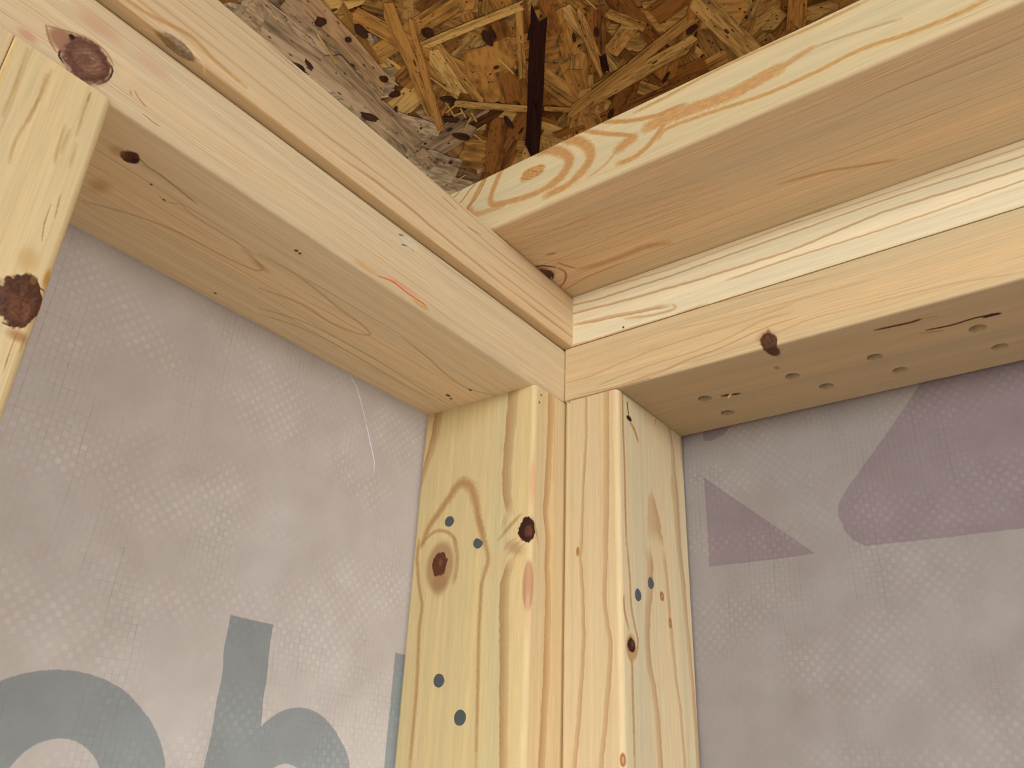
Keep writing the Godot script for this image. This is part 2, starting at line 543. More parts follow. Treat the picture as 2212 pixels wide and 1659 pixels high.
# A sheet of wrap: u along the wall from u0, v down from the plate; the first patch is printed.
func sheet(o: Vector3, eu: Vector3, out: Vector3, u0: float, u_patch: float, u1: float, v0: float, v_patch: float, v1: float, seed_no: int, calm: Array) -> ArrayMesh:
	var n := FastNoiseLite.new()
	n.seed = seed_no
	n.frequency = 1.0
	n.fractal_octaves = 2
	var made := ArrayMesh.new()
	for part in 2:
		var st := SurfaceTool.new()
		st.begin(Mesh.PRIMITIVE_TRIANGLES)
		st.set_smooth_group(0)
		var rects := [[u0, u_patch, v0, v_patch]] if part == 0 else [[u_patch, u1, v0, v_patch], [u0, u1, v_patch, v1]]
		for rc in rects:
			var step := 5.0 if part == 0 else 60.0
			var nu := int((rc[1] - rc[0]) / step)
			var nv := int((rc[3] - rc[2]) / step)
			var grid := []
			for j in nv + 1:
				for i in nu + 1:
					var u: float = lerpf(rc[0], rc[1], i / float(nu))
					var v: float = lerpf(rc[2], rc[3], j / float(nv))
					var free := 1.0
					if part == 0:
						for c in calm: free = minf(free, clampf(maxf(c[0] - u, u - c[1]) / 45.0, 0.0, 1.0))
						free = minf(free, clampf((v - 2.0) / 40.0, 0.0, 1.0))
						free = minf(free, clampf(minf(u_patch - u, v_patch - v) / 30.0, 0.0, 1.0))
					else:
						free = 0.0
					var bulge := free * (2.6 * n.get_noise_2d(u * 0.012 + v * 0.004, v * 0.02) + 0.7 * n.get_noise_2d(u * 0.045 - v * 0.03, v * 0.05 + 9.0) - 0.8)
					grid.append([o + (eu * u - Vector3.UP * v + out * -bulge) * 0.001, Vector2((u - u0) / (u_patch - u0), (v - v0) / (v_patch - v0)) if part == 0 else Vector2(u, v) / 60.0])
			var flip := eu.cross(-Vector3.UP).dot(out) > 0.0
			for j in nv:
				for i in nu:
					var a := j * (nu + 1) + i
					var q := [a, a + 1, a + nu + 2, a + nu + 1]
					for t in ([0, 1, 2, 0, 2, 3] if flip else [0, 2, 1, 0, 3, 2]):
						st.set_uv(grid[q[t]][1])
						st.add_vertex(grid[q[t]][0])
		st.index()
		st.generate_normals()
		st.commit(made)
	return made

func build_wrap() -> void:
	var plain := wrap_material(weave_image(256, 256, 256 / 60.0, 3.0, Color(0.725, 0.675, 0.63), [], Color.WHITE, 3))
	# left wall, lettering in blue-grey; u = z + 89, v = -y
	var base := Color(0.725, 0.675, 0.63)
	var letters := [
		{"on": 1, "at": ring_poly(218 + 89, 236, 52, 50)},
		{"on": 0, "at": ring_poly(214.5 + 89, 236, 22, 25)},
		{"on": 1, "at": [[150 + 89, 151.2], [124 + 89, 151.4], [124 + 89, 290], [150 + 89, 290]]},
		{"on": 1, "at": ring_poly(98 + 89, 234, 40, 46)},
		{"on": 0, "at": ring_poly(103 + 89, 234, 17, 20)},
		{"on": 1, "at": [[36 + 89, 151.8], [10 + 89, 151.8], [10 + 89, 290], [36 + 89, 290]]},
	]
	var wl := sheet(P(-90.6, 0, -89), Vector3.BACK, Vector3.RIGHT, 0, 540, 3600, -76, 330, 2368, 12, [[0.0, 120.0], [393.0, 470.0]])
	for p in letters:
		for q in p.at: q[1] += 76.0
	wl.surface_set_material(0, wrap_material(weave_image(1836, 1380, 3.4, 3.0, base, letters, Color(0.535, 0.535, 0.52), 21)))
	wl.surface_set_material(1, plain)
	var left := Node3D.new()
	left.name = "house_wrap"
	add_child(left, true)
	piece("sheet", wl, null, left)
	tag(left, "white woven house wrap with big blue-grey letters behind the bark-knot stud", "house wrap")
	var thread := SurfaceTool.new()
	thread.begin(Mesh.PRIMITIVE_TRIANGLES)
	var way := [[101.1, 0.8, 0.6], [95.5, 6.0, 1.6], [91.6, 12.9, 2.0], [85.4, 24.4, 2.2], [81.1, 33.7, 2.4], [77.8, 40.7, 2.6], [74.1, 48.0, 2.4], [72.0, 56.0, 1.2]]
	for k in way.size() - 1:
		for s in 6:
			var q := []
			for c in [[k, s], [k, s + 1], [k + 1, s + 1], [k + 1, s]]:
				var w: Array = way[c[0]]
				var ang: float = TAU * c[1] / 6.0
				var r: float = [0.28, 0.30, 0.26, 0.16, 0.24, 0.26, 0.18, 0.05][c[0]]
				q.append(P(-88.6 + w[2] + r * cos(ang), -w[1], w[0] + r * sin(ang)))
			for t in [0, 1, 2, 0, 2, 3]: thread.add_vertex(q[t])
	thread.generate_normals()
	var th := piece("loose_thread", thread.commit(), matte(Color(0.905, 0.925, 0.935), 0.35, 0.5), left)
	th.set_meta("label", "thin shiny white thread pulled out of the wrap")
	# right wall, mauve print; u = x + 89, v = -y
	var marks := [
		{"on": 1, "at": [[51 + 89, 30.8], [116.6 + 89, 90.1], [50.5 + 89, 90]]},
		{"on": 1, "at": [[199 + 89, -15], [186.7 + 89, 1.2], [179.9 + 89, 10], [160.2 + 89, 32.3], [140.5 + 89, 54.7], [134.2 + 89, 63.5], [133 + 89, 70.1], [135.1 + 89, 79], [139.5 + 89, 86], [146 + 89, 90.3], [320 + 89, 90.5], [320 + 89, -15]]},
		{"on": 1, "at": [[52 + 89, -15], [76 + 89, -15], [71.7 + 89, -1], [66.4 + 89, 3.7], [58.1 + 89, 5.9], [52.6 + 89, 5]]},
	]
	for p in marks:
		for q in p.at: q[1] += 76.0
	var wr := sheet(P(-89, 0, -90.6), Vector3.RIGHT, Vector3.BACK, 0, 460, 3290, -76, 330, 2368, 33, [[0.0, 127.0]])
	wr.surface_set_material(0, wrap_material(weave_image(1564, 1380, 3.4, 3.0, base, marks, Color(0.65, 0.575, 0.565), 45)))
	wr.surface_set_material(1, plain)
	tag(piece("house_wrap", wr, null), "white woven house wrap with mauve printed shapes under the nail-holed plate", "house wrap")

# ==================================================================== roof sheathing

func roof_point(x: float, z: float, under := 0.0) -> Vector3:
	var nd := Vector3(RISE, -1.0, 0.0).normalized()
	return P(x, EAVE + (x + 89.0) * RISE, z) + nd * under * 0.001

func strand_outline(rng: RandomNumberGenerator, ragged: float) -> PackedVector2Array:
	var pts := PackedVector2Array()
	var n := 5
	for i in n: pts.append(Vector2(lerpf(-0.5, 0.5, i / float(n - 1)) , -0.5 + rng.randf_range(0.0, 0.10)))
	pts.append(Vector2(0.5 + rng.randf_range(-ragged, ragged), rng.randf_range(-0.2, 0.0)))
	for i in n: pts.append(Vector2(lerpf(0.5, -0.5, i / float(n - 1)) + (rng.randf_range(-ragged, ragged) if i == 0 or i == n - 1 else 0.0), 0.5 - rng.randf_range(0.0, 0.10)))
	pts.append(Vector2(-0.5 + rng.randf_range(-ragged, ragged), rng.randf_range(-0.1, 0.2)))
	return pts

func add_strand(st: SurfaceTool, pts: PackedVector2Array, xf: Transform3D, shift: Vector2, color := Color.WHITE) -> void:
	var idx := Geometry2D.triangulate_polygon(pts)
	st.set_color(color)
	for t in range(0, idx.size(), 3):
		for n in 3:
			var p := pts[idx[t + n]]
			st.set_normal(xf.basis.y.normalized())
			st.set_uv(Vector2(p.y * 0.24, p.x * 0.5) + shift)
			st.add_vertex(xf * Vector3(p.x, 1.0, p.y))
	for n in pts.size():
		var p := pts[n]
		var q := pts[(n + 1) % pts.size()]
		var mid := Vector3(p.x + q.x, 0.0, p.y + q.y)
		for v in [Vector3(p.x, 1, p.y), Vector3(q.x, 1, q.y), Vector3(q.x, 0, q.y), Vector3(p.x, 1, p.y), Vector3(q.x, 0, q.y), Vector3(p.x, 0, p.y)]:
			st.set_normal((xf.basis * mid).normalized())
			st.set_uv(Vector2(v.z * 0.24, v.x * 0.5) + shift)
			st.add_vertex(xf * v)

func strand_place(x: float, z: float, ang: float, length: float, width: float, under: float, tilt := 0.0) -> Transform3D:
	# ang turns from the up-slope direction toward +z; the strand's y axis points down, out of the board
	var up_slope := Vector3(1.0, RISE, 0.0).normalized()
	var nd := Vector3(RISE, -1.0, 0.0).normalized()
	var ex := (up_slope * cos(ang) + Vector3.BACK * sin(ang)).normalized().rotated(up_slope.rotated(nd, ang + PI / 2.0), tilt)
	var ez := ex.cross(nd).normalized()
	var ey := ez.cross(ex).normalized()
	return Transform3D(Basis(ex * length * 0.001, ey * 0.0006, ez * width * 0.001), roof_point(x, z, under * 0.65))

func grain_texture() -> ImageTexture:
	var w := 256
	var h := 512
	var a := stretched(501, 0.03, w, h, 16)
	var b := stretched(502, 0.16, w, h, 8)
	var rng := RandomNumberGenerator.new()
	rng.seed = 77
	var data := PackedByteArray()
	data.resize(w * h * 3)
	for q in w * h:
		var k: float = 0.88 + (a[q] - 128) * 0.0016 + (b[q] - 128) * 0.0020
		data[q * 3] = clampi(int(k * 255.0), 0, 255)
		data[q * 3 + 1] = clampi(int((k - 0.01) * 255.0), 0, 255)
		data[q * 3 + 2] = clampi(int((k - 0.03) * 255.0), 0, 255)
	for n in 150:   # flecks of bark and glue
		var cx := rng.randi_range(0, w - 1)
		var cy := rng.randi_range(0, h - 1)
		var rx := rng.randf_range(0.6, 1.9) if n > 8 else rng.randf_range(2.5, 4.5)
		var ry := rx * rng.randf_range(1.2, 3.0)
		for j in range(int(cy - ry), int(cy + ry) + 1):
			for i in range(int(cx - rx), int(cx + rx) + 1):
				if Vector2((i - cx) / rx, (j - cy) / ry).length() < 1.0:
					var q := (posmod(j, h) * w + posmod(i, w)) * 3
					for c in 3: data[q + c] = int(data[q + c] * [0.42, 0.36, 0.34][c])
	return ImageTexture.create_from_image(Image.create_from_data(w, h, false, Image.FORMAT_RGB8, data))

func build_roof() -> void:
	var tex := grain_texture()
	# the board itself
	var st := SurfaceTool.new()
	st.begin(Mesh.PRIMITIVE_TRIANGLES)
	st.set_smooth_group(-1)
	var x0 := -620.0
	var x1 := 3350.0
	var z0 := -330.0
	var z1 := 4000.0
	var c := []
	for t in [0.0, -12.0]:
		for q in [[x0, z0], [x1, z0], [x1, z1], [x0, z1]]: c.append(roof_point(q[0], q[1], t))
	for f in [[0, 1, 2, 3], [7, 6, 5, 4], [0, 4, 5, 1], [1, 5, 6, 2], [2, 6, 7, 3], [3, 7, 4, 0]]:
		var uv := [Vector2(0, 0), Vector2(20, 0), Vector2(20, 12), Vector2(0, 12)]
		for t in [0, 2, 1, 0, 3, 2]:
			st.set_uv(uv[t])
			st.add_vertex(c[f[t]])
	st.generate_normals()
	var bm := matte(Color(0.72, 0.53, 0.31), 0.75)
	bm.albedo_texture = tex
	var roof := piece("ceiling", st.commit(), bm)
	tag(roof, "underside of the brown strand board roof sheathing with dark and pale flakes", "sheathing", "", "structure")
	# flakes: a buried layer that only shows between the others, then the ones that can be told apart
	var rng := RandomNumberGenerator.new()
	rng.seed = 2024
	var tones := [Color(0.802, 0.572, 0.279), Color(0.845, 0.626, 0.330), Color(0.745, 0.516, 0.238), Color(0.645, 0.415, 0.176), Color(0.912, 0.717, 0.404), Color(0.590, 0.369, 0.161), Color(0.823, 0.583, 0.279)]
	var grey := [Color(0.796, 0.663, 0.502), Color(0.737, 0.606, 0.447), Color(0.831, 0.710, 0.546), Color(0.784, 0.617, 0.426)]
	var fill := SurfaceTool.new()
	fill.begin(Mesh.PRIMITIVE_TRIANGLES)
	for n in 900:
		var x := rng.randf_range(-260.0, 330.0)
		var z := rng.randf_range(-130.0, 330.0)
		var xf := strand_place(x, z, rng.randf_range(0.0, TAU), rng.randf_range(30.0, 80.0), rng.randf_range(5.0, 20.0), rng.randf_range(-0.75, 0.1), rng.randf_range(-0.01, 0.01))
		var set_of: Array = grey if x < -45.0 + rng.randf_range(-25.0, 25.0) else tones
		var col: Color = set_of[rng.randi() % set_of.size()]
		add_strand(fill, strand_outline(rng, 0.06), xf, Vector2(rng.randf(), rng.randf()), (col * rng.randf_range(0.8, 1.02)).srgb_to_linear())
	var fm := matte(Color.WHITE, 0.75)
	fm.albedo_texture = tex
	fm.vertex_color_use_as_albedo = true
	piece("buried_strands", fill.commit(), fm, roof).set_meta("kind", "stuff")
	var shapes := []
	for n in 10:
		var s := SurfaceTool.new()
		s.begin(Mesh.PRIMITIVE_TRIANGLES)
		add_strand(s, strand_outline(rng, 0.03 + 0.05 * (n % 3)), Transform3D.IDENTITY, Vector2(0.13 * n, 0.37 * n))
		s.index()
		shapes.append(s.commit())
	for n in 4:   # rounded flecks
		var s := SurfaceTool.new()
		s.begin(Mesh.PRIMITIVE_TRIANGLES)
		var pts := PackedVector2Array()
		for t in 11: pts.append(Vector2(cos(TAU * t / 11.0), sin(TAU * t / 11.0)) * rng.randf_range(0.33, 0.52))
		add_strand(s, pts, Transform3D.IDENTITY, Vector2(0.2 * n, 0.1 * n))
		s.index()
		shapes.append(s.commit())
	var looks := []
	for col in tones + grey + [Color(0.235, 0.10, 0.055), Color(0.30, 0.17, 0.10)]:
		var m := matte(col, 0.72)
		m.albedo_texture = tex
		looks.append(m)
	var lay := func(x: float, z: float, ang: float, length: float, width: float, under: float, look: int, shape: int, tilt: float) -> void:
		var o := piece("strand", shapes[shape], looks[look], roof)
		o.transform = strand_place(x, z, ang, length, width, under, tilt)
	for n in 170:
		var x := rng.randf_range(-170.0, 260.0)
		var z := rng.randf_range(-90.0, 290.0)
		var near: bool = x < -42.0 + rng.randf_range(-22.0, 22.0)
		var look: int = 7 + rng.randi() % 4 if near else rng.randi() % 7
		var ang := rng.randf_range(0.0, TAU) if not near or rng.randf() < 0.4 else PI / 2.0 + rng.randf_range(-0.35, 0.35)
		lay.call(x, z, ang, rng.randf_range(35.0, 95.0), rng.randf_range(7.0, 26.0), rng.randf_range(0.0, 0.8), look, rng.randi() % 10, rng.randf_range(-0.008, 0.008))
	for n in 70:   # splinters and bark flecks
		var x := rng.randf_range(-120.0, 240.0)
		var z := rng.randf_range(-70.0, 260.0)
		var dark := rng.randf() < 0.45
		lay.call(x, z, rng.randf_range(0.0, TAU), rng.randf_range(5.0, 12.0) if dark else rng.randf_range(10.0, 26.0), rng.randf_range(2.2, 6.0) if dark else rng.randf_range(1.0, 2.4), 1.1, 12 if dark else 4, 10 + rng.randi() % 4 if dark else rng.randi() % 10, rng.randf_range(-0.02, 0.02))
	for s in STRANDS:
		lay.call(s[0], s[1], s[2], s[3], s[4], s[5], s[6], s[7], 0.0)

# ==================================================================== the rest of the room, outside the picture

func slab(st: SurfaceTool, a: Vector3, b: Vector3) -> void:
	var box := BoxMesh.new()
	box.size = (b - a).abs()
	st.append_from(box, 0, Transform3D(Basis(), (a + b) * 0.5))

func gable(st: SurfaceTool, xs: Array, ys: Array, z_a: float, z_b: float) -> void:
	# a flat wall piece whose top follows ys at xs, standing between z_a and z_b, bottom at y[0]
	var p := []
	for z in [z_a, z_b]:
		for q in [[xs[0], ys[0]], [xs[1], ys[0]], [xs[1], ys[2]], [xs[0], ys[1]]]: p.append(P(q[0], q[1], z))
	st.set_smooth_group(-1)
	for f in [[3, 2, 1, 0], [4, 5, 6, 7], [0, 1, 5, 4], [1, 2, 6, 5], [2, 3, 7, 6], [3, 0, 4, 7]]:
		for t in [0, 1, 2, 0, 2, 3]: st.add_vertex(p[f[t]])

func roof_y(x: float) -> float: return EAVE + (x + 89.0) * RISE

func build_shell() -> void:
	var ply := matte(Color(0.49, 0.46, 0.42), 0.8)
	var board := matte(Color(0.72, 0.60, 0.43), 0.85)
	var earth := matte(Color(0.42, 0.40, 0.36), 0.95)
	var down := -2368.0
	var st := SurfaceTool.new()
	st.begin(Mesh.PRIMITIVE_TRIANGLES)
	slab(st, P(-20000, down - 200, -20000), P(20000, down - 120, 20000))
	tag(piece("ground", st.commit(), earth), "bare earth round the building", "ground", "", "structure")
	st = SurfaceTool.new()
	st.begin(Mesh.PRIMITIVE_TRIANGLES)
	slab(st, P(-95, down - 120, -95), P(3330, down, 3830))
	tag(piece("floor", st.commit(), ply), "plywood floor deck of the room", "floor", "", "structure")
	# walls behind the camera: boarded low, left open above the sill for light
	st = SurfaceTool.new()
	st.begin(Mesh.PRIMITIVE_TRIANGLES)
	gable(st, [-89.0, BACK_FROM], [down, roof_y(-89.0), roof_y(BACK_FROM)], 3700, 3800)
	gable(st, [BACK_TO, 3300.0], [down, roof_y(BACK_TO), roof_y(3300.0)], 3700, 3800)
	slab(st, P(BACK_FROM, down, 3700), P(BACK_TO, BACK_SILL, 3800))
	gable(st, [BACK_FROM, BACK_TO], [OPEN_TOP, roof_y(BACK_FROM), roof_y(BACK_TO)], 3700, 3800)
	st.generate_normals()
	tag(piece("wall_back", st.commit(), board), "board wall with a wide window opening", "wall", "", "structure")
	st = SurfaceTool.new()
	st.begin(Mesh.PRIMITIVE_TRIANGLES)
	slab(st, P(3200, down, -89), P(3300, SIDE_SILL, 3700))
	slab(st, P(3200, SIDE_TOP, -89), P(3300, roof_y(3200.0), 3700))
	slab(st, P(3200, SIDE_SILL, -89), P(3300, SIDE_TOP, SIDE_FROM))
	slab(st, P(3200, SIDE_SILL, SIDE_TO), P(3300, SIDE_TOP, 3700))
	tag(piece("wall_side", st.commit(), board), "board wall with one wide open window hole", "wall", "", "structure")
	st = SurfaceTool.new()
	st.begin(Mesh.PRIMITIVE_TRIANGLES)
	gable(st, [-89.0, 3300.0], [70.0, roof_y(-89.0), roof_y(3300.0)], -150, -135)
	st.generate_normals()
	tag(piece("wall_gable", st.commit(), board), "gable boarding above the plates, closed to the roof", "wall", "", "structure")
	st = SurfaceTool.new()
	st.begin(Mesh.PRIMITIVE_TRIANGLES)
	slab(st, P(-100, down, -134), P(3300, 76, -122))  # unseen board, added so no daylight comes through this wrap
	tag(piece("added_wall_right", st.commit(), matte(Color(0.50, 0.38, 0.24), 0.85)), "strand board added outside the wrap with the mauve print to block daylight", "wall", "", "structure")
	st = SurfaceTool.new()
	st.begin(Mesh.PRIMITIVE_TRIANGLES)
	slab(st, P(-640, roof_y(-620.0) - 150.0, -330), P(-621, roof_y(-620.0) + 10.0, 4000))  # unseen board, added to cut daylight on the roof flakes by the eave
	tag(piece("added_trim_1", st.commit(), board), "fascia board added along the eave to cut daylight", "eave_screen", "", "structure")

const STRANDS := [
	[7.0, 97.2, -1.986, 42.3, 34.7, 0.8, 6, 0],
	[16.9, 132.2, -0.362, 69.1, 6.6, 1.3, 4, 1],
	[-15.0, 117.6, -1.76, 38.2, 10.4, 1.2, 4, 2],
	[-9.2, 113.3, -1.684, 51.8, 6.1, 1.0, 1, 5],
	[-8.7, 79.4, -0.876, 50.7, 5.5, 1.4, 4, 3],
	[21.2, 44.1, -0.857, 20.6, 4.1, 1.4, 1, 3],
	[72.7, 35.4, -0.005, 93.1, 8.8, 1.5, 1, 4],
	[78.3, 26.0, -0.18, 72.9, 12.2, 1.3, 4, 5],
	[65.7, 67.8, -2.122, 46.0, 13.4, 0.9, 3, 6],
	[62.4, 69.4, -1.784, 54.3, 6.7, 1.1, 1, 7],
	[92.9, 52.6, -1.499, 53.0, 10.5, 0.9, 5, 8],
	[-26.6, 52.2, -2.36, 44.5, 13.7, 0.9, 3, 9],
	[58.4, 18.5, -2.484, 29.2, 16.9, 0.8, 5, 1],
	[53.4, 102.7, -1.947, 28.9, 9.5, 1.1, 3, 2],
	[54.9, 85.9, -1.991, 34.3, 12.8, 0.6, 6, 3],
	[30.5, 101.6, -2.173, 50.4, 5.2, 1.2, 1, 0],
	[77.2, 56.6, 0.335, 18.5, 13.3, 0.8, 1, 4],
	[86.6, 65.2, -1.107, 29.4, 6.6, 1.0, 1, 6],
	[17.7, 66.9, -2.242, 103.1, 11.6, 1.6, 11, 5],
	[40.4, 102.1, -2.415, 12.4, 6.2, 1.5, 11, 2],
	[61.2, 50.1, -1.931, 13.7, 5.3, 1.2, 11, 7],
	[17.8, 119.2, -1.818, 14.3, 6.2, 1.2, 12, 13],
	[22.5, 119.9, -1.844, 11.0, 3.3, 1.2, 12, 10],
	[69.1, 72.6, -2.141, 9.2, 4.0, 1.3, 12, 11],
	[-5.0, 148.0, -1.438, 9.7, 7.5, 1.2, 12, 12],
	[-8.3, 61.1, -1.749, 14.3, 4.6, 1.2, 12, 13],
	[-33.6, 91.6, -1.017, 14.4, 5.0, 1.0, 12, 11],
	[-37.5, 76.8, -1.093, 15.2, 6.2, 1.0, 12, 10],
	[-46.4, 200.3, -1.509, 41.2, 15.7, 0.7, 8, 0],
	[-64.3, 159.5, -1.5, 122.4, 17.2, 1.0, 7, 1],
	[-43.4, 173.7, -1.669, 78.3, 14.3, 0.9, 10, 2],
	[-63.4, 212.0, -1.56, 39.3, 18.3, 0.8, 7, 3],
	[-59.5, 135.3, -1.628, 81.0, 13.7, 1.2, 8, 4],
	[-66.4, 125.6, -1.783, 62.3, 15.5, 0.8, 8, 6],
	[-53.9, 103.9, -1.132, 32.2, 17.2, 1.1, 9, 5],
	[-66.4, 73.6, -1.098, 40.8, 25.2, 0.9, 9, 6],
	[-65.6, 80.1, -1.6, 17.4, 12.9, 1.2, 8, 8],
	[-72.2, 57.2, -1.103, 47.3, 19.4, 1.0, 9, 7],
	[-25.4, 140.0, -1.948, 81.5, 9.3, 1.0, 0, 8],
	[-25.9, 124.9, -2.068, 81.1, 5.2, 1.1, 0, 9],
	[-32.0, 177.0, -1.834, 12.5, 7.3, 1.3, 12, 13],
	[-40.6, 178.7, -1.355, 4.7, 4.2, 1.3, 12, 12],
	[-44.3, 197.6, -1.618, 7.6, 7.4, 1.3, 12, 11],
	[-44.0, 145.3, -1.345, 7.0, 5.4, 1.3, 12, 10],
	[-46.3, 132.3, -0.68, 8.7, 4.8, 1.3, 12, 12],
	[-73.6, 187.9, -1.493, 10.9, 5.3, 1.3, 12, 10],
	[-68.4, 132.1, -1.263, 15.7, 5.8, 1.3, 12, 11],
	[-25.7, 104.7, -1.007, 14.0, 5.8, 1.3, 12, 10],
	[-25.0, 89.6, -1.821, 8.4, 1.4, 1.8, 4, 3],
	[-27.4, 91.5, -0.48, 6.5, 1.7, 1.8, 4, 3],
	[-27.3, 81.7, 0.398, 10.1, 1.6, 1.8, 4, 3],
	[-22.0, 81.9, -1.814, 8.5, 1.5, 1.8, 4, 3],
	[-20.9, 94.6, -0.518, 7.4, 1.6, 1.8, 4, 3],
	[-27.6, 98.2, -0.045, 10.3, 1.6, 1.8, 4, 3],
	[-23.3, 72.1, -0.194, 7.4, 1.7, 1.8, 4, 3],
	[-29.8, 67.6, -1.511, 8.3, 1.5, 1.8, 4, 3],
]

